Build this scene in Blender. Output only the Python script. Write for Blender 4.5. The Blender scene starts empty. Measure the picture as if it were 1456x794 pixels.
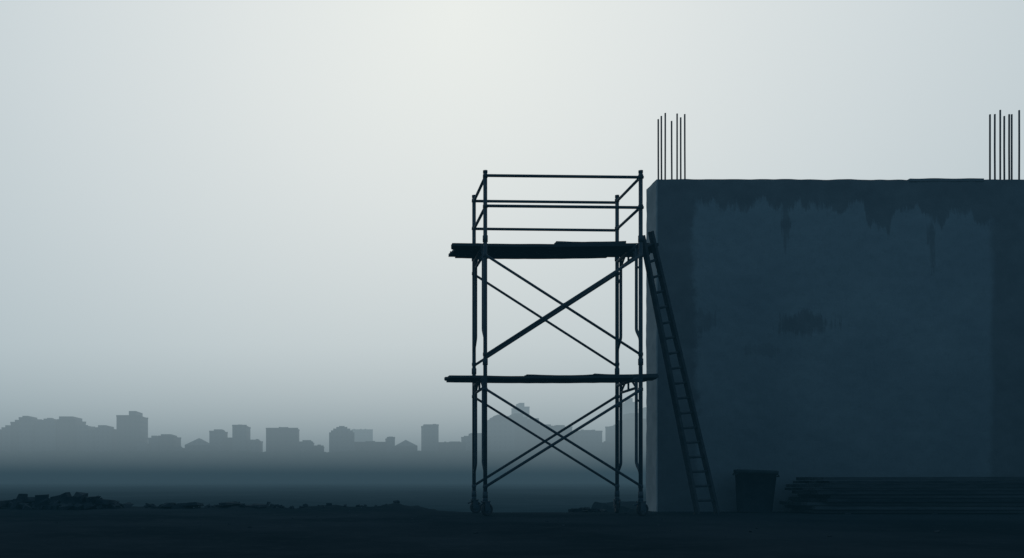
import bpy, bmesh, math, random
from mathutils import Vector, Matrix, noise
random.seed(7)
sc = bpy.context.scene
sc.view_settings.view_transform = 'Standard'
sc.view_settings.look = 'None'
sc.view_settings.exposure = 0
sc.view_settings.gamma = 1

# ------------------------------------------------------------ node helpers
def new_mat(name):
    m = bpy.data.materials.new(name); m.use_nodes = True
    nt = m.node_tree; nt.nodes.clear()
    return m, nt
def N(nt, t, **kw):
    n = nt.nodes.new(t)
    for k, v in kw.items(): setattr(n, k, v)
    return n
def L(nt, a, b): nt.links.new(a, b)
def M(nt, op, a, b=None, c=None, clamp=False):
    n = nt.nodes.new('ShaderNodeMath'); n.operation = op; n.use_clamp = clamp
    for i, v in enumerate((a, b, c)):
        if v is None: continue
        if isinstance(v, (int, float)): n.inputs[i].default_value = v
        else: L(nt, v, n.inputs[i])
    return n.outputs[0]
def smooth(nt, v, lo, hi, to0=0.0, to1=1.0):
    n = N(nt, 'ShaderNodeMapRange', interpolation_type='SMOOTHSTEP')
    L(nt, v, n.inputs[0]); n.inputs[1].default_value = lo; n.inputs[2].default_value = hi
    n.inputs[3].default_value = to0; n.inputs[4].default_value = to1
    return n.outputs[0]
def nz(nt, vec, scale, detail=5, rough=0.55, stretch=None):
    if stretch:
        mp = N(nt, 'ShaderNodeMapping'); mp.inputs['Scale'].default_value = stretch
        L(nt, vec, mp.inputs[0]); vec = mp.outputs[0]
    n = N(nt, 'ShaderNodeTexNoise'); n.inputs['Scale'].default_value = scale
    n.inputs['Detail'].default_value = detail; n.inputs['Roughness'].default_value = rough
    L(nt, vec, n.inputs['Vector']); return n.outputs[0]
def mixc(nt, f, a, b):
    n = N(nt, 'ShaderNodeMix', data_type='RGBA')
    if isinstance(f, (int, float)): n.inputs[0].default_value = f
    else: L(nt, f, n.inputs[0])
    for i, v in ((6, a), (7, b)):
        if isinstance(v, tuple): n.inputs[i].default_value = v if len(v) == 4 else v+(1,)
        else: L(nt, v, n.inputs[i])
    return n.outputs[2]
def finish(nt, col, rough=0.9, spec=0.1, bump=None, bstr=0.3, bdist=0.02, metal=0.0):
    p = N(nt, 'ShaderNodeBsdfPrincipled')
    if isinstance(col, tuple): p.inputs['Base Color'].default_value = col+(1,)
    else: L(nt, col, p.inputs['Base Color'])
    p.inputs['Roughness'].default_value = rough
    p.inputs['Specular IOR Level'].default_value = spec
    p.inputs['Metallic'].default_value = metal
    if bump is not None:
        b = N(nt, 'ShaderNodeBump'); b.inputs['Strength'].default_value = bstr
        b.inputs['Distance'].default_value = bdist
        L(nt, bump, b.inputs['Height']); L(nt, b.outputs[0], p.inputs['Normal'])
    o = N(nt, 'ShaderNodeOutputMaterial'); L(nt, p.outputs[0], o.inputs[0])

def simple(name, a, b, scale=4, rough=0.85, spec=0.1, bstr=0.3, bdist=0.01, stretch=None, metal=0.0, island=False):
    m, nt = new_mat(name)
    tc = N(nt, 'ShaderNodeTexCoord').outputs['Object']
    n = nz(nt, tc, scale, 6, 0.6, stretch)
    f = smooth(nt, n, 0.35, 0.65)
    if island:
        r = N(nt, 'ShaderNodeNewGeometry').outputs['Random Per Island']
        f = M(nt, 'ADD', M(nt, 'MULTIPLY', f, .35), M(nt, 'MULTIPLY', r, .65))
    n2 = nz(nt, tc, scale*6, 4, 0.6, stretch)
    finish(nt, mixc(nt, f, a, b), rough, spec, n2, bstr, bdist, metal)
    return m

mat_steel = simple('painted_steel', (.022,.040,.055), (.044,.058,.068), 9, .7, .08, .2, .002)
mat_rebar = simple('rusted_rebar', (.026,.036,.044), (.045,.045,.045), 14, .85, .05, .5, .002)
mat_wood  = simple('weathered_timber', (.020,.032,.041), (.048,.058,.066), 3, .95, .03, .5, .006, (1,9,9), 0, True)
mat_stack = simple('wet_timber', (.008,.014,.018), (.052,.064,.072), 3, .95, .03, .5, .006, (1,9,9), 0, True)
mat_rubber= simple('black_rubber', (.016,.020,.024), (.028,.032,.036), 10, .8, .05)
mat_rubble= simple('broken_concrete', (.012,.020,.026), (.028,.038,.045), 4, .98, .0, .6, .02)
mat_bin   = simple('dusty_plastic', (.014,.024,.031), (.024,.036,.044), 5, .8, .05, .3, .004)
mat_ladder= simple('dull_aluminium', (.018,.028,.036), (.032,.042,.050), 8, .8, .08)
mat_tree  = simple('hazy_foliage', (.04,.06,.045), (.08,.10,.07), .2, .95, .02)

# concrete / plaster wall
mat_wall, nt = new_mat('stained_plaster')
tc = N(nt, 'ShaderNodeTexCoord').outputs['Object']
sep = N(nt, 'ShaderNodeSeparateXYZ'); L(nt, tc, sep.inputs[0]); X, Y, Z = sep.outputs
big = nz(nt, tc, 0.55, 6, .6); mid = nz(nt, tc, 2.2, 7, .62); fine = nz(nt, tc, 14, 6, .65)
streak = nz(nt, tc, 1.0, 6, .62, (2.0, 2.0, .45)); streak2 = nz(nt, tc, 1.0, 5, .7, (9, 9, .9))
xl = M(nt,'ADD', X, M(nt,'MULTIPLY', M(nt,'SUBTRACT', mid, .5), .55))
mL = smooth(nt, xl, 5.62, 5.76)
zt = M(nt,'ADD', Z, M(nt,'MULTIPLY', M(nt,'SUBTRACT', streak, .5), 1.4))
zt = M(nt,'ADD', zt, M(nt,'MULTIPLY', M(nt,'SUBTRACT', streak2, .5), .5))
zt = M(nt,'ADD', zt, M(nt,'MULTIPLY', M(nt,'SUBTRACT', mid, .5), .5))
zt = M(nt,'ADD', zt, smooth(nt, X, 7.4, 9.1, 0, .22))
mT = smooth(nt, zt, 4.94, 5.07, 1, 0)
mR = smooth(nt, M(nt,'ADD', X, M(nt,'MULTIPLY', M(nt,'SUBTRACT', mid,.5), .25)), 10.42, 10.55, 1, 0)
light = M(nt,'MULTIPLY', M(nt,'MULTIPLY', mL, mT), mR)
def blotch(cx, cz, rx, rz):
    dx = M(nt,'DIVIDE', M(nt,'SUBTRACT', X, cx), rx); dz = M(nt,'DIVIDE', M(nt,'SUBTRACT', Z, cz), rz)
    d = M(nt,'SQRT', M(nt,'ADD', M(nt,'MULTIPLY', dx, dx), M(nt,'MULTIPLY', dz, dz)))
    d = M(nt,'ADD', d, M(nt,'MULTIPLY', M(nt,'SUBTRACT', streak2, .5), 2.6))
    d = M(nt,'ADD', d, M(nt,'MULTIPLY', M(nt,'SUBTRACT', mid, .5), 1.5))
    return smooth(nt, d, .55, 1.0, 1, 0)
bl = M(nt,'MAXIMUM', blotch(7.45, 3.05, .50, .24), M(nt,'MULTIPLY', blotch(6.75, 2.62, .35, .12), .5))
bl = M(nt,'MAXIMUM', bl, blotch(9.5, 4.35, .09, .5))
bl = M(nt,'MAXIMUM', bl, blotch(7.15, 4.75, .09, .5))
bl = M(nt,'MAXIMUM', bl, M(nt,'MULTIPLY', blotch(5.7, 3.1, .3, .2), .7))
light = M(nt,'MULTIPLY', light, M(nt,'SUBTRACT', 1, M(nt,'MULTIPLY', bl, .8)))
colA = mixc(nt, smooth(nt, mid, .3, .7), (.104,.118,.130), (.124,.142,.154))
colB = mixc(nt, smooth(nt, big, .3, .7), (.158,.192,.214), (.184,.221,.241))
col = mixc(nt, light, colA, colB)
col = mixc(nt, M(nt,'MULTIPLY', smooth(nt, fine, .45, .75), .2), col, (.10,.115,.125))
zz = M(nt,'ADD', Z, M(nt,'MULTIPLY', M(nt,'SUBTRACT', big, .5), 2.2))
low_dark = smooth(nt, zz, -1.8, 4.8, .74, 0.0)      # wall colour darkens toward the footing
col = mixc(nt, low_dark, col, (.040,.054,.064))
endf = smooth(nt, X, 5.062, 5.075, 1, 0)        # paler end face: light from the left sky put into the colour
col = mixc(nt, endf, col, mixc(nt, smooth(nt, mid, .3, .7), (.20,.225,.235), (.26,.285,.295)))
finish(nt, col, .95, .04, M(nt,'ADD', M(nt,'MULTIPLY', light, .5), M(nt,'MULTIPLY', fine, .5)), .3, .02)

# soil
mat_ground, nt = new_mat('damp_soil')
tc = N(nt, 'ShaderNodeTexCoord').outputs['Object']
a = nz(nt, tc, .35, 7, .6); b = nz(nt, tc, 5, 7, .7); c = nz(nt, tc, 30, 4, .7)
col = mixc(nt, smooth(nt, a, .35, .65), (.006,.012,.016), (.012,.020,.026))
col = mixc(nt, M(nt,'MULTIPLY', smooth(nt, b, .5, .75), .4), col, (.022,.032,.038))
finish(nt, col, 1.0, .0, M(nt,'ADD', b, M(nt,'MULTIPLY', c, .4)), .4, .03)

def facade(name, base, glass):
    m, nt = new_mat(name)
    tc = N(nt, 'ShaderNodeTexCoord').outputs['Object']
    mp = N(nt, 'ShaderNodeMapping'); mp.inputs['Rotation'].default_value = (math.radians(90),0,0)
    L(nt, tc, mp.inputs[0])
    br = N(nt, 'ShaderNodeTexBrick'); L(nt, mp.outputs[0], br.inputs['Vector'])
    br.offset = 0; br.inputs['Scale'].default_value = 1
    br.inputs['Brick Width'].default_value = 3.2; br.inputs['Row Height'].default_value = 3.3
    br.inputs['Mortar Size'].default_value = .9
    col = mixc(nt, br.outputs['Fac'], glass, base)
    finish(nt, col, .9, .05)
    return m
facades = [facade('far_brick', (.11,.10,.095), (.06,.06,.065)), facade('far_concrete', (.16,.16,.16), (.09,.095,.1)),
           facade('far_render', (.20,.195,.19), (.11,.115,.12))]

def fog_mat(name, col, sigma):
    m, nt = new_mat(name)
    ab = N(nt, 'ShaderNodeVolumeAbsorption'); ab.inputs[0].default_value = (0,0,0,1); ab.inputs[1].default_value = sigma
    em = N(nt, 'ShaderNodeEmission'); em.inputs[0].default_value = col+(1,); em.inputs[1].default_value = sigma
    ad = N(nt, 'ShaderNodeAddShader'); L(nt, ab.outputs[0], ad.inputs[0]); L(nt, em.outputs[0], ad.inputs[1])
    o = N(nt, 'ShaderNodeOutputMaterial'); L(nt, ad.outputs[0], o.inputs['Volume'])
    return m

# ------------------------------------------------------------ mesh helpers
def make(name, bm, mat, parent=None, smooth_sh=False, loc=None):
    me = bpy.data.meshes.new(name); bm.normal_update(); bm.to_mesh(me); bm.free()
    ob = bpy.data.objects.new(name, me); sc.collection.objects.link(ob)
    for mm in (mat if isinstance(mat, list) else [mat]): me.materials.append(mm)
    if smooth_sh:
        for p in me.polygons: p.use_smooth = True
    if parent: ob.parent = parent
    if loc: ob.location = loc
    return ob
def empty(name, loc=(0,0,0)):
    e = bpy.data.objects.new(name, None); e.empty_display_size = .3
    sc.collection.objects.link(e); e.location = (0,0,0); return e
def tube(bm, pts, r, seg=12):
    pts = [Vector(p) for p in pts]; rings = []
    ref = None
    for i, p in enumerate(pts):
        if i == 0: d = pts[1]-p
        elif i == len(pts)-1: d = p-pts[i-1]
        else: d = (pts[i+1]-p).normalized()+(p-pts[i-1]).normalized()
        d.normalize()
        if ref is None: ref = Vector((0,0,1)) if abs(d.z) < .9 else Vector((1,0,0))
        u = d.cross(ref).normalized(); v = d.cross(u).normalized()
        rings.append([bm.verts.new(p+(u*math.cos(t)+v*math.sin(t))*r) for t in [2*math.pi*k/seg for k in range(seg)]])
    for a_, b_ in zip(rings, rings[1:]):
        for k in range(seg):
            f = bm.faces.new((a_[k], a_[(k+1)%seg], b_[(k+1)%seg], b_[k])); f.smooth = True
    bm.faces.new(rings[0][::-1]); bm.faces.new(rings[-1])
def box(bm, x0,x1,y0,y1,z0,z1, mtx=None, bev=0):
    r = bmesh.ops.create_cube(bm, size=1)
    vs = r['verts']
    for v in vs:
        v.co = Vector(((x0+x1)/2+v.co.x*(x1-x0), (y0+y1)/2+v.co.y*(y1-y0), (z0+z1)/2+v.co.z*(z1-z0)))
    if mtx:
        for v in vs: v.co = mtx @ v.co
    if bev:
        es = list({e for v in vs for e in v.link_edges})
        bmesh.ops.bevel(bm, geom=es, offset=bev, segments=2, affect='EDGES')
    return vs
def box_grid(bm, lo, hi, n):
    lo = Vector(lo); hi = Vector(hi); cache = {}
    def vert(i,j,k):
        key = (i,j,k)
        if key not in cache:
            cache[key] = bm.verts.new((lo.x+(hi.x-lo.x)*i/n[0], lo.y+(hi.y-lo.y)*j/n[1], lo.z+(hi.z-lo.z)*k/n[2]))
        return cache[key]
    for i in range(n[0]):
        for k in range(n[2]):
            bm.faces.new((vert(i,0,k),vert(i+1,0,k),vert(i+1,0,k+1),vert(i,0,k+1)))
            bm.faces.new((vert(i,n[1],k),vert(i,n[1],k+1),vert(i+1,n[1],k+1),vert(i+1,n[1],k)))
    for j in range(n[1]):
        for k in range(n[2]):
            bm.faces.new((vert(0,j,k),vert(0,j,k+1),vert(0,j+1,k+1),vert(0,j+1,k)))
            bm.faces.new((vert(n[0],j,k),vert(n[0],j+1,k),vert(n[0],j+1,k+1),vert(n[0],j,k+1)))
    for i in range(n[0]):
        for j in range(n[1]):
            bm.faces.new((vert(i,j,n[2]),vert(i+1,j,n[2]),vert(i+1,j+1,n[2]),vert(i,j+1,n[2])))
            bm.faces.new((vert(i,j,0),vert(i,j+1,0),vert(i+1,j+1,0),vert(i+1,j,0)))
def chunk(bm, c, s, n=11, tip=.5):
    vs = []
    rot = Matrix.Rotation(random.uniform(0,6.28),3,'Z') @ Matrix.Rotation(random.uniform(-tip,tip),3,'X') @ Matrix.Rotation(random.uniform(-tip,tip)*.5,3,'Y')
    for _ in range(n):
        p = Vector([random.choice((-1,1))*random.uniform(.7,1)*.5 for _ in range(3)])
        p = rot @ Vector((p.x*s[0], p.y*s[1], p.z*s[2]))
        vs.append(bm.verts.new(p+Vector(c)))
    r = bmesh.ops.convex_hull(bm, input=vs)
    junk = [g for g in r['geom_interior'] if isinstance(g, bmesh.types.BMVert)]
    if junk: bmesh.ops.delete(bm, geom=junk, context='VERTS')

# ------------------------------------------------------------ ground
def sstep(a_, b_, v):
    t = max(0, min(1, (v-a_)/(b_-a_))); return t*t*(3-2*t)
def gz(x, y):
    z = .035*noise.noise(Vector((x*.45, y*.45, 3)))+.02*noise.noise(Vector((x*2.1, y*2.1, 9)))
    edge = 16.9 + .5*noise.noise(Vector((x*.5,0,1))) - 1.75*sstep(1.1,1.9,x) + 5*sstep(4.75,5.3,x)
    t = sstep(edge, edge+1.5, y)
    flat = sstep(1.0,2.0,x)*sstep(12,13,y)*(1-sstep(15.8,16.2,y))
    z *= (1-.85*flat)
    lip = .07*math.exp(-((y-edge)/.5)**2)*(.7+noise.noise(Vector((x*1.7,5,1)))+.5*noise.noise(Vector((x*5,5,1)))) * (1-flat)
    z = z + lip - .85*t
    if y > 25: z += .25*noise.noise(Vector((x*.06,y*.06,2)))*min(1,(y-25)/20)
    return z
def axis(lo, hi, a, b, step, grow):
    v = []; t = a
    while t < b: v.append(t); t += step
    s = step; t = v[-1]
    while t < hi: s *= grow; t += s; v.append(min(t, hi))
    s = step; t = a; pre = []
    while t > lo: s *= grow; t -= s; pre.append(max(t, lo))
    return pre[::-1]+v
xs = axis(-5000, 5000, -7, 15, .12, 1.16); ys = axis(-60, 6000, 4, 20, .12, 1.13)
bm = bmesh.new()
g = [[bm.verts.new((x,y,gz(x,y))) for x in xs] for y in ys]
for j in range(len(ys)-1):
    for i in range(len(xs)-1):
        bm.faces.new((g[j][i],g[j][i+1],g[j+1][i+1],g[j+1][i])).smooth = True
make('ground', bm, mat_ground)

# ------------------------------------------------------------ concrete wall
WX0, WX1, WY0, WY1, WH = 5.05, 13.2, 15.4, 15.92, 5.38
wall = empty('unfinished_concrete_wall')
bm = bmesh.new()
box_grid(bm, (WX0,WY0,-1.1), (WX1,WY1,WH), (160, 10, 130))
for v in bm.verts:
    p = v.co.copy()
    n3 = noise.noise_vector(p*1.3)*.008 + noise.noise_vector(p*6)*.006
    v.co += n3
    if p.z > WH-.01: v.co.z += .01*noise.noise(Vector((p.x*3,0,0)))
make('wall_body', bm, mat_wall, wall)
bm = bmesh.new()
box_grid(bm, (9.15,WY0-.006,WH-.03), (10.35,WY1+.01,WH+.014), (40,4,2))
for v in bm.verts: v.co += noise.noise_vector(v.co*4)*.008
make('screed_patch', bm, mat_wall, wall)
def rebars(xlist, name):
    bm = bmesh.new()
    for (x, y, h) in xlist:
        tilt = random.uniform(-.008,.008)
        tube(bm, [(x,y,WH-.1),(x+tilt*.5,y,WH+h*.5),(x+tilt,y+tilt,WH+h)], .0135, 8)
    make(name, bm, mat_rebar, wall)
rebars([(5.115,15.5,1.01),(5.20,15.6,1.10),(5.31,15.75,1.21),(5.335,15.5,.98),(5.49,15.7,1.18),(5.48,15.5,1.04),(5.585,15.6,1.13)], 'starter_bars')
rebars([(10.52,15.5,1.09),(10.67,15.6,1.13),(10.86,15.75,1.26),(10.755,15.5,1.06),(10.87,15.55,1.11),(10.945,15.6,1.13),(11.03,15.55,1.18)], 'starter_bars_far')

# ------------------------------------------------------------ scaffold tower
sf = empty('scaffold_tower')
XL, XR, YF, YB, TOP = 2.0, 4.21, 13.52, 14.69, 4.88
bm = bmesh.new()
for x in (XL, XR):
    for y in (YF, YB):
        tube(bm, [(x,y,.17),(x,y,TOP)], .0285, 14)
        tube(bm, [(x,y,TOP-.005),(x,y,TOP+.03)], .033, 12)
make('posts', bm, mat_steel, sf)
bm = bmesh.new()
for x in (XL, XR):
    for y in (YF, YB):
        for z in (2.19, 3.94, .30):
            tube(bm, [(x,y,z-.045),(x,y,z+.045)], .037, 12)
        for z in (.42,1.80,2.30,3.70,4.83,4.40):
            tube(bm, [(x,y,z-.022),(x,y,z+.022)], .035, 10)
            sgn = -1 if y == YF else 1
            tube(bm, [(x,y,z),(x,y+sgn*.055,z)], .014, 8)
make('couplers', bm, mat_steel, sf)
for n, x in (('end_frame_1', XL), ('end_frame_2', XR)):
    bm = bmesh.new()
    for zt, zc, zb in ((1.97,.78,.60),(3.88,2.70,2.50)):
        tube(bm, [(x,YF,zt),(x,YB,zt)], .026)
        tube(bm, [(x,YF+.185,zt-.13),(x,YB-.185,zt-.13)], .020)
        for yp, s in ((YF,1),(YB,-1)):
            yi = yp+s*.20
            pts = [(x,yi,zt),(x,yi,zc)]
            for k in range(1,9):
                a_ = k/8; e = a_*a_*(3-2*a_)
                pts.append((x, yi-s*.175*e, zc-(zc-zb)*a_))
            tube(bm, pts, .0225)
            tube(bm, [(x,yp,zt-.35),(x,yi,zt-.30)], .016, 8)
            tube(bm, [(x,yi,zt-.13),(x,yp+s*.42,zt)], .016, 8)
        tube(bm, [(x,(YF+YB)/2,zt-.13),(x,(YF+YB)/2,zt)], .016, 8)
    make(n, bm, mat_steel, sf)
bm = bmesh.new()
for z in (4.83, 4.40):
    for y, o in ((YF,-.03),(YB,.03)):
        tube(bm, [(XL-.03,y+o,z),(XR+.03,y+o,z-.025)], .0215)
    for x in (XL, XR):
        tube(bm, [(x,YF,z-.01),(x,YB,z-.01)], .0215)
make('guard_rails', bm, mat_steel, sf)
bm = bmesh.new()
for y, o in ((YF,-.04),(YB,.04)):
    for z0, z1 in ((.42,1.80),(2.28,3.70)):
        tube(bm, [(XL,y+o,z1),(XR,y+o,z0)], .0185, 10)
        tube(bm, [(XL,y+o*1.95,z0),(XR,y+o*1.95,z1)], .021, 10)
        tube(bm, [((XL+XR)/2,y+o*.7,(z0+z1)/2),((XL+XR)/2,y+o*2.4,(z0+z1)/2)], .024, 8)
make('cross_braces', bm, mat_steel, sf)
def planks(name, z, spec):
    bm = bmesh.new()
    for (x0,x1,y0,y1,dz,t) in spec:
        n = 24
        b2 = bmesh.new(); box_grid(b2, (x0,y0,0), (x1,y1,t), (n,4,1))
        for v in b2.verts:
            v.co.z += z+dz - .012*math.sin(math.pi*(v.co.x-x0)/(x1-x0)) + .004*noise.noise(v.co*3)
            v.co.x += .02*noise.noise(Vector((v.co.y*9,x0,z)))
            v.co += noise.noise_vector(v.co*7)*.003
        me = bpy.data.meshes.new('t'); b2.to_mesh(me); b2.free(); bm.from_mesh(me); bpy.data.meshes.remove(me)
    make(name, bm, mat_wood, sf)
planks('upper_platform', 3.915, [(1.57,4.57,13.82,14.04,0,.040),(1.62,4.62,14.06,14.28,.002,.040),(1.59,4.60,14.30,14.50,-.003,.040),
        (3.08,4.10,13.84,14.10,.045,.03),(1.70,4.02,14.52,14.62,.004,.038)])
planks('lower_platform', 2.0, [(1.52,4.56,13.82,14.04,0,.034),(1.50,4.62,14.06,14.28,.002,.034),(1.56,4.54,14.30,14.50,-.003,.034),
        (2.66,3.70,13.86,14.10,.037,.014),(3.64,4.56,13.84,14.06,.037,.022)])
for i, (x, y, ang) in enumerate(((XL,YF,.5),(XL,YB,.25),(XR,YF,.35),(XR,YB,1.45))):
    bm = bmesh.new(); R = Matrix.Translation((x,y,0)) @ Matrix.Rotation(ang,4,'Z')
    cx, cz, r = .03, .092, .092
    prof = [(-.024,.058),(-.026,.08),(-.018,.092),(.018,.092),(.026,.08),(.024,.058)]
    seg = 28; rings = []
    for k in range(seg):
        t = 2*math.pi*k/seg
        rings.append([bm.verts.new(R @ Vector((cx+rr*math.cos(t), w, cz+rr*math.sin(t)))) for w, rr in prof])
    for k in range(seg):
        a_, b_ = rings[k], rings[(k+1)%seg]
        for q in range(6): bm.faces.new((a_[q],a_[(q+1)%6],b_[(q+1)%6],b_[q]))
    make('caster_tyre_%d'%(i+1), bm, mat_rubber, sf, True)
    bm = bmesh.new()
    tube(bm, [R@Vector((cx,-.02,cz)), R@Vector((cx,.02,cz))], .06, 18)
    tube(bm, [R@Vector((cx,-.05,cz)), R@Vector((cx,.05,cz))], .012, 10)
    for s in (-1,1):
        box(bm, -.03,.05, s*.042-.004, s*.042+.004, cz-.02, .2, R)
    box(bm, -.045,.06,-.05,.05,.196,.212, R, .003)
    tube(bm, [(x,y,.205),(x,y,.26)], .036, 12)
    tube(bm, [R@Vector((-.02,.0,.19)), R@Vector((-.10,.0,.15))], .012, 8)
    make('caster_fork_%d'%(i+1), bm, mat_steel, sf)

# ------------------------------------------------------------ ladder
ld = empty('ladder')
A0, A1 = Vector((5.29,14.25,0)), Vector((4.275,13.66,4.02))
B0, B1 = Vector((5.67,14.46,0)), Vector((4.42,13.73,4.10))
def rail(bm, p, q, w=.036, t=.024):
    d = (q-p).normalized(); u = (B0-A0).normalized(); v = d.cross(u).normalized()
    u = v.cross(d).normalized(); vs = []
    for c in (p, q):
        vs.append([bm.verts.new(c+u*su*t+v*sv*w) for su, sv in ((-1,-1),(1,-1),(1,1),(-1,1))])
    for k in range(4): bm.faces.new((vs[0][k],vs[0][(k+1)%4],vs[1][(k+1)%4],vs[1][k]))
    bm.faces.new(vs[0][::-1]); bm.faces.new(vs[1])
bm = bmesh.new(); rail(bm, A0, A1); rail(bm, B0, B1); make('stiles', bm, mat_ladder, ld)
bm = bmesh.new()
for k in range(18):
    t = .05+k*.0535
    if t < .99: tube(bm, [A0.lerp(A1,t), B0.lerp(B1,t)], .020, 10)
make('rungs', bm, mat_ladder, ld)
bm = bmesh.new()
for P in (A0, B0): box(bm, P.x-.05,P.x+.05,P.y-.03,P.y+.03,-.012,.03,None,.006)
make('feet', bm, mat_rubber, ld)

# ------------------------------------------------------------ tub
tb = empty('builders_bucket')
bm = bmesh.new()
tilt = Matrix.Translation((6.40,14.85,0)) @ Matrix.Rotation(math.radians(2.2),4,'Y')
prof = [(.0,.0),(.245,.0),(.255,.02),(.300,.60),(.323,.605),(.325,.655),(.315,.665),(.295,.66),(.288,.6),(.24,.03),(0,.03)]
seg = 40; rings=[]
for (r, z) in prof:
    rings.append([bm.verts.new(tilt@Vector((r*math.cos(2*math.pi*k/seg)*(1+.01*math.sin(6*math.pi*k/seg)), r*math.sin(2*math.pi*k/seg), z))) for k in range(seg)] if r>0 else [bm.verts.new(tilt@Vector((0,0,z)))])
for a_, b_ in zip(rings, rings[1:]):
    for k in range(seg):
        k2=(k+1)%seg
        if len(a_)==1: bm.faces.new((a_[0],b_[k2],b_[k]))
        elif len(b_)==1: bm.faces.new((a_[k],a_[k2],b_[0]))
        else: bm.faces.new((a_[k],a_[k2],b_[k2],b_[k]))
make('tub_body', bm, mat_bin, tb, True)
bm = bmesh.new()
for s in (-1,1):
    tube(bm, [tilt@Vector((s*.315,-.08,.60)),tilt@Vector((s*.34,-.05,.58)),tilt@Vector((s*.34,.05,.58)),tilt@Vector((s*.315,.08,.60))], .010, 8)
make('handles', bm, mat_bin, tb)

# ------------------------------------------------------------ stacked boards
st = empty('timber_board_stack')
bm = bmesh.new()
for yb in (7.5, 8.8, 10.1, 11.4):
    box(bm, yb,yb+.09,14.25,15.15,-.06,.02)
z = .022
rows = 10
for r in range(rows):
    t = random.choice((.045,.06,.055)); y = 14.18+random.uniform(-.04,.04)
    off = random.uniform(-.09,.16)
    while y < 15.05:
        w = random.uniform(.18,.30)
        x0 = 7.10+off+random.uniform(-.07,.07)-(.07 if r < 3 else 0); x1 = 11.9+random.uniform(-.4,.4)
        m = Matrix.Translation(((x0+x1)/2,y+w/2,z+t/2)) @ Matrix.Rotation(random.uniform(-.012,.012),4,'Z') @ Matrix.Rotation(random.uniform(-.0015,.0015),4,'Y')
        box(bm, -(x1-x0)/2,(x1-x0)/2,-w/2+.004,w/2-.004,-t/2,t/2-.008, m)
        y += w
    z += t+.003
for v in bm.verts: v.co.z += .01*noise.noise(Vector((v.co.x*2, v.co.y*3, v.co.z*5)))
make('boards', bm, mat_stack, st)
bm = bmesh.new()
box(bm, 10.75,12.3,14.3,14.9,z+.006,z+.03, None, .004)
make('offcut', bm, mat_stack, st)

# ------------------------------------------------------------ rubble
def rubble(name, blobs, slabs=()):
    bm = bmesh.new()
    for (cx, cy, rx, ry, h, n, smin, smax) in blobs:
        for _ in range(n):
            a_ = random.uniform(0,6.28); q = math.sqrt(random.random())
            x = cx+rx*q*math.cos(a_); y = cy+ry*q*math.sin(a_)
            s = random.uniform(smin, smax)
            zt = gz(x,y)+h*(1-q*q)*random.uniform(.4,1)
            chunk(bm, (x,y,zt+s*.1), (s*random.uniform(.8,1.6), s*random.uniform(.7,1.2), s*random.uniform(.5,.9)))
    for (x,y,z,sx,sy,sz,tip) in slabs:
        chunk(bm, (x,y,gz(x,y)+z), (sx,sy,sz), 16, tip)
    return make(name, bm, mat_rubble)
rubble('rubble_pile', [(-4.75,16.6,.75,.35,.13,90,.08,.22),(-5.5,16.6,.3,.3,.08,30,.08,.2),(-7.5,16.6,2.0,.5,.04,120,.08,.22),(-4.1,16.6,.35,.3,.03,30,.05,.14)],
  [(-5.62,16.5,.16,.18,.18,.17,.2),(-5.25,16.5,.16,.24,.2,.16,.5),(-5.05,16.6,.10,.34,.25,.12,.2),(-4.85,16.5,.18,.16,.2,.15,.5),(-4.62,16.5,.20,.26,.22,.15,.3),
   (-4.38,16.5,.15,.45,.25,.14,.12),(-4.15,16.5,.09,.38,.25,.10,.12),(-6.0,16.5,.07,.35,.3,.12,.2)])
rubble('rubble_pile.001', [(-2.9,16.8,.75,.25,.0,40,.05,.13),(-1.7,16.8,.9,.25,.0,40,.04,.11),(-.2,16.8,1.4,.25,.0,26,.03,.08)],
  [(-3.1,16.7,.05,.4,.25,.08,.1),(-2.7,16.7,.06,.5,.25,.06,.15),(-2.0,16.7,.04,.6,.2,.05,.1),(-1.55,16.7,.04,.4,.2,.05,.1)])
rubble('rubble_pile.002', [(3.85,15.25,.2,.16,.06,26,.06,.15),(4.05,15.3,.16,.15,.03,12,.05,.12)])
rubble('loose_stones', [(3,12.0,7,3.5,-.012,80,.012,.04)])

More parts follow.
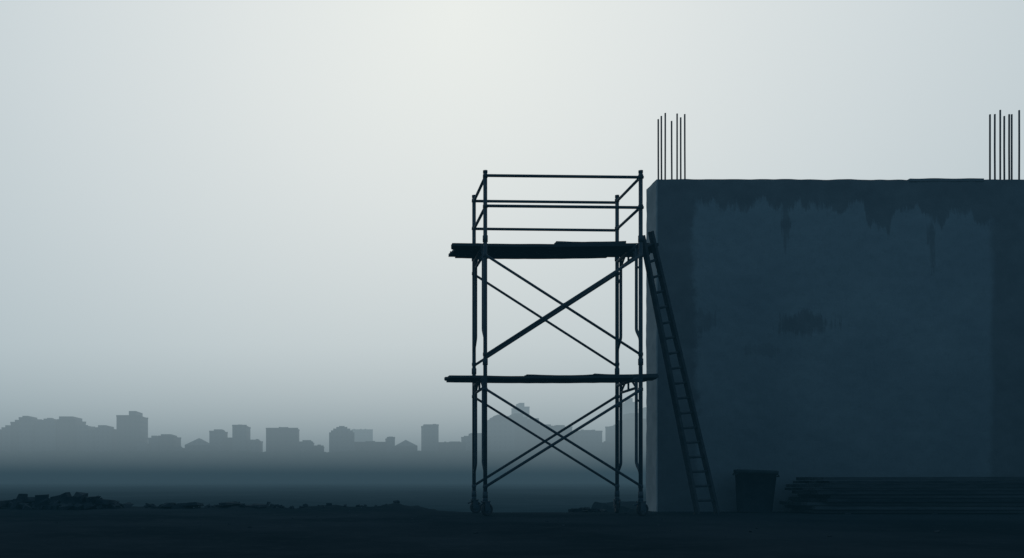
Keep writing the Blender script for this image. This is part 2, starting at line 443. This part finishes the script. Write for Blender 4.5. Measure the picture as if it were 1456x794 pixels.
# ------------------------------------------------------------ city skyline (about 600 m away; survey unit = 0.444 m)
U = .4438
def building(name, x0, x1, top, parts=(), depth=None, dist=600.0, u=U, kind=0, dome=False, hip=False):
    e = empty(name); d = dist+random.uniform(-6,6); dep = depth or random.uniform(14,26)
    bm = bmesh.new(); w0, w1, h = x0*u, x1*u, top*u
    hb = h-(0 if not (dome or hip) else (w1-w0)*.28)
    box(bm, w0, w1, d, d+dep, -1, hb)
    if not (dome or hip):
        for (a_,b_,c_,e_) in ((w0-.15,w1+.15,d-.15,d+.35),(w0-.15,w1+.15,d+dep-.35,d+dep+.15)): box(bm,a_,b_,c_,e_,h-.6,h+.4)
    make('walls', bm, facades[kind%3], e)
    bm = bmesh.new()
    if dome:
        cx=(w0+w1)/2; cy=d+dep/2; hw=(w1-w0)/2
        steps=[(.86,.30),(.68,.58),(.44,.84),(.22,1.0)]; zp=hb
        for f_, zf in steps:
            box(bm, cx-hw*f_, cx+hw*f_, cy-dep/2*f_, cy+dep/2*f_, zp, hb+(h-hb)*zf); zp=hb+(h-hb)*zf
    elif hip:
        cx=(w0+w1)/2
        vs=[bm.verts.new(p) for p in ((w0,d,hb),(w1,d,hb),(w1,d+dep,hb),(w0,d+dep,hb),(cx,d+dep*.3,h),(cx,d+dep*.7,h))]
        for f in ((0,1,4),(1,2,5,4),(2,3,5),(3,0,4,5)): bm.faces.new([vs[q] for q in f])
    else:
        n = max(1,int((w1-w0)/7))
        for _ in range(n):
            cx=random.uniform(w0+1.5,w1-1.5); s=random.uniform(.6,1.4)
            box(bm, cx-s,cx+s,d+dep*.4,d+dep*.4+2.5,h,h+random.uniform(.7,1.6))
    for (a_,b_,t_) in parts:
        box(bm, a_*u,b_*u,d+1.2,d+dep-2,h-.05,t_*u)
    make('roof', bm, facades[(kind+1)%3], e)
T = [('apartment_building',-520,-485,74,(),0),('apartment_building',-486,-474,76,((-482,-476,80),),1),('apartment_building',-475,-459,84,((-470,-464,88),),0),('apartment_building',-460,-443,90,((-456,-448,93),),1),
 ('apartment_building',-410,-384,88,((-408,-388,93),),0),('apartment_building',-384,-368,80,(),2),('apartment_building',-369,-355,72,(),1),
 ('apartment_building',-354,-333,76,((-350,-339,80),),1),('office_tower',-326,-292,94,((-309,-299,101),),0),
 ('apartment_building',-292,-280,54,(),2),('apartment_building',-282,-266,62,((-278,-270,66),),1),('apartment_building',-263,-241,64,((-260,-246,67),),0),('terraced_house',-242,-230,48,(),1),
 ('apartment_building',-194,-172,72,((-188,-176,75),),1),('apartment_building',-174,-158,62,(),0),('office_tower',-160,-140,80,(),1),('apartment_building',-141,-122,59,(),2),
 ('office_building',-111,-66,75,((-92,-80,77),),0),('apartment_building',-67,-45,56,((-60,-48,59),),1),('apartment_building',-46,-30,50,(),0),
 ('apartment_building',12,62,56,((30,44,58),),0),('apartment_building',60,71,62,(),1),('office_tower',112,133,80,(),1),
 ('apartment_building',132,172,55,((150,165,57),),0),('apartment_building',170,214,64,((180,200,69),),2),
 ('apartment_building',236,262,92,((244,256,98),),1),('apartment_building',262,292,80,((264,276,90),),0),('apartment_building',290,322,77,((300,312,80),),2),
 ('office_building',325,364,71,((340,352,73),),1),('apartment_building',363,386,55,(),0),('apartment_building',384,400,80,(),1),('apartment_building',398,440,88,((404,418,97),),0),
 ('apartment_building',440,520,70,(),2),('apartment_building',520,600,84,(),1),('apartment_building',600,760,66,(),0)]
for n,a_,b_,t_,p_,k in T: building(n,a_,b_,t_,p_,kind=k)
building('domed_building',-442,-412,92,kind=1,dome=True)
building('domed_building',-22,14,80,kind=1,dome=True)
building('domed_building',206,240,96,kind=2,dome=True)
building('gabled_hall',-226,-190,62,kind=1,hip=True)
building('gabled_hall',72,104,60,kind=0,hip=True)
for (a_,b_,t_,p_) in ((10,40,73,()),(244,264,106,((250,257,112),)),(398,414,112,((403,409,118),)),(424,440,104,())):
    building('high_rise',a_,b_,t_,p_,dist=1000,u=.7396,kind=1)
bm = bmesh.new(); x = -420.0
cols=[]
while x < 420:
    h = 18.6+1.3*noise.noise(Vector((x*.05,0,0)))+1.2*noise.noise(Vector((x*.3,4,0)))+.6*noise.noise(Vector((x*1.1,8,0)))
    cols.append((x,h)); x += 1.2
rows_=[]
for dy, f in ((0,0),(1,.45),(2,.8),(5,1),(12,.9),(16,0)):
    rows_.append([bm.verts.new((cx, 575+dy+1.2*noise.noise(Vector((cx*.4,dy,2))), -1 + (h+1)*f*(1+.04*noise.noise(Vector((cx*.9,dy,5)))))) for cx,h in cols])
for a_,b_ in zip(rows_,rows_[1:]):
    for k in range(len(cols)-1): bm.faces.new((a_[k],a_[k+1],b_[k+1],b_[k]))
make('distant_treeline', bm, mat_tree)

# ------------------------------------------------------------ fog banks
def fogbox(name, lo, hi, mat):
    bm = bmesh.new(); box(bm, lo[0],hi[0],lo[1],hi[1],lo[2],hi[2]); make(name, bm, mat)
fogbox('fog', (-4000,70,4.52), (4000,4500,60), fog_mat('haze_volume', (.310,.395,.430), .00155))
fogbox('ground_mist', (-4000,28,-3), (4000,4500,4.5), fog_mat('mist_volume', (.034,.062,.080), .0062))
fogbox('site_mist', (-200,-40,-3), (200,27.9,40), fog_mat('site_mist_volume', (.06,.24,.38), .0017))

# ------------------------------------------------------------ sky + sun
sd = Vector((.118,1,.491)).normalized()
elev = math.asin(sd.z); azim = math.atan2(sd.x, sd.y)
w = bpy.data.worlds.new("World"); sc.world = w; w.use_nodes = True
nt = w.node_tree; nt.nodes.clear()
tc = N(nt, 'ShaderNodeTexCoord').outputs['Generated']
dp = N(nt, 'ShaderNodeVectorMath', operation='DOT_PRODUCT'); L(nt, tc, dp.inputs[0]); dp.inputs[1].default_value = sd
ang = M(nt,'DIVIDE', M(nt,'ARCCOSINE', M(nt,'MINIMUM', dp.outputs['Value'], .99999)), math.pi)
cr = N(nt, 'ShaderNodeValToRGB'); L(nt, ang, cr.inputs[0])
def lin(c): return tuple((v/255/12.92 if v/255<=.04045 else ((v/255+.055)/1.055)**2.4) for v in c)
stops = [(0,(238,241,236)),(.06,(230,234,232)),(.12,(216,223,224)),(.19,(195,206,210)),(.28,(167,184,192)),(.45,(108,140,162)),(1,(86,122,148))]
els = cr.color_ramp.elements
els[0].position=0; els[0].color=lin(stops[0][1])+(1,); els[1].position=1; els[1].color=lin(stops[-1][1])+(1,)
for p,c in stops[1:-1]:
    e_=els.new(p); e_.color=lin(c)+(1,)
bg = N(nt, 'ShaderNodeBackground'); L(nt, cr.outputs[0], bg.inputs[0]); bg.inputs[1].default_value=.99
sky = N(nt, 'ShaderNodeTexSky', sky_type='NISHITA'); sky.sun_disc=False; sky.sun_elevation=elev; sky.sun_rotation=azim
bg2 = N(nt, 'ShaderNodeBackground'); L(nt, sky.outputs[0], bg2.inputs[0]); bg2.inputs[1].default_value=.003
ad = N(nt, 'ShaderNodeAddShader'); L(nt,bg.outputs[0],ad.inputs[0]); L(nt,bg2.outputs[0],ad.inputs[1])
wo = N(nt, 'ShaderNodeOutputWorld'); L(nt, ad.outputs[0], wo.inputs[0])
sl = bpy.data.lights.new('sun','SUN'); sl.energy=.5; sl.angle=math.radians(15); sl.color=(1,.96,.9)
so = bpy.data.objects.new('sun', sl); sc.collection.objects.link(so)
so.rotation_euler = (-sd).to_track_quat('-Z','Y').to_euler()

# ------------------------------------------------------------ camera
cam = bpy.data.cameras.new('camera'); co = bpy.data.objects.new('camera', cam); sc.collection.objects.link(co)
co.location = (0,0,.5); co.rotation_euler = (math.radians(90),0,0)
cam.sensor_width = 36; cam.lens = 33.43; cam.shift_x = .1635; cam.shift_y = .197
cam.clip_start=.05; cam.clip_end = 9000
sc.camera = co
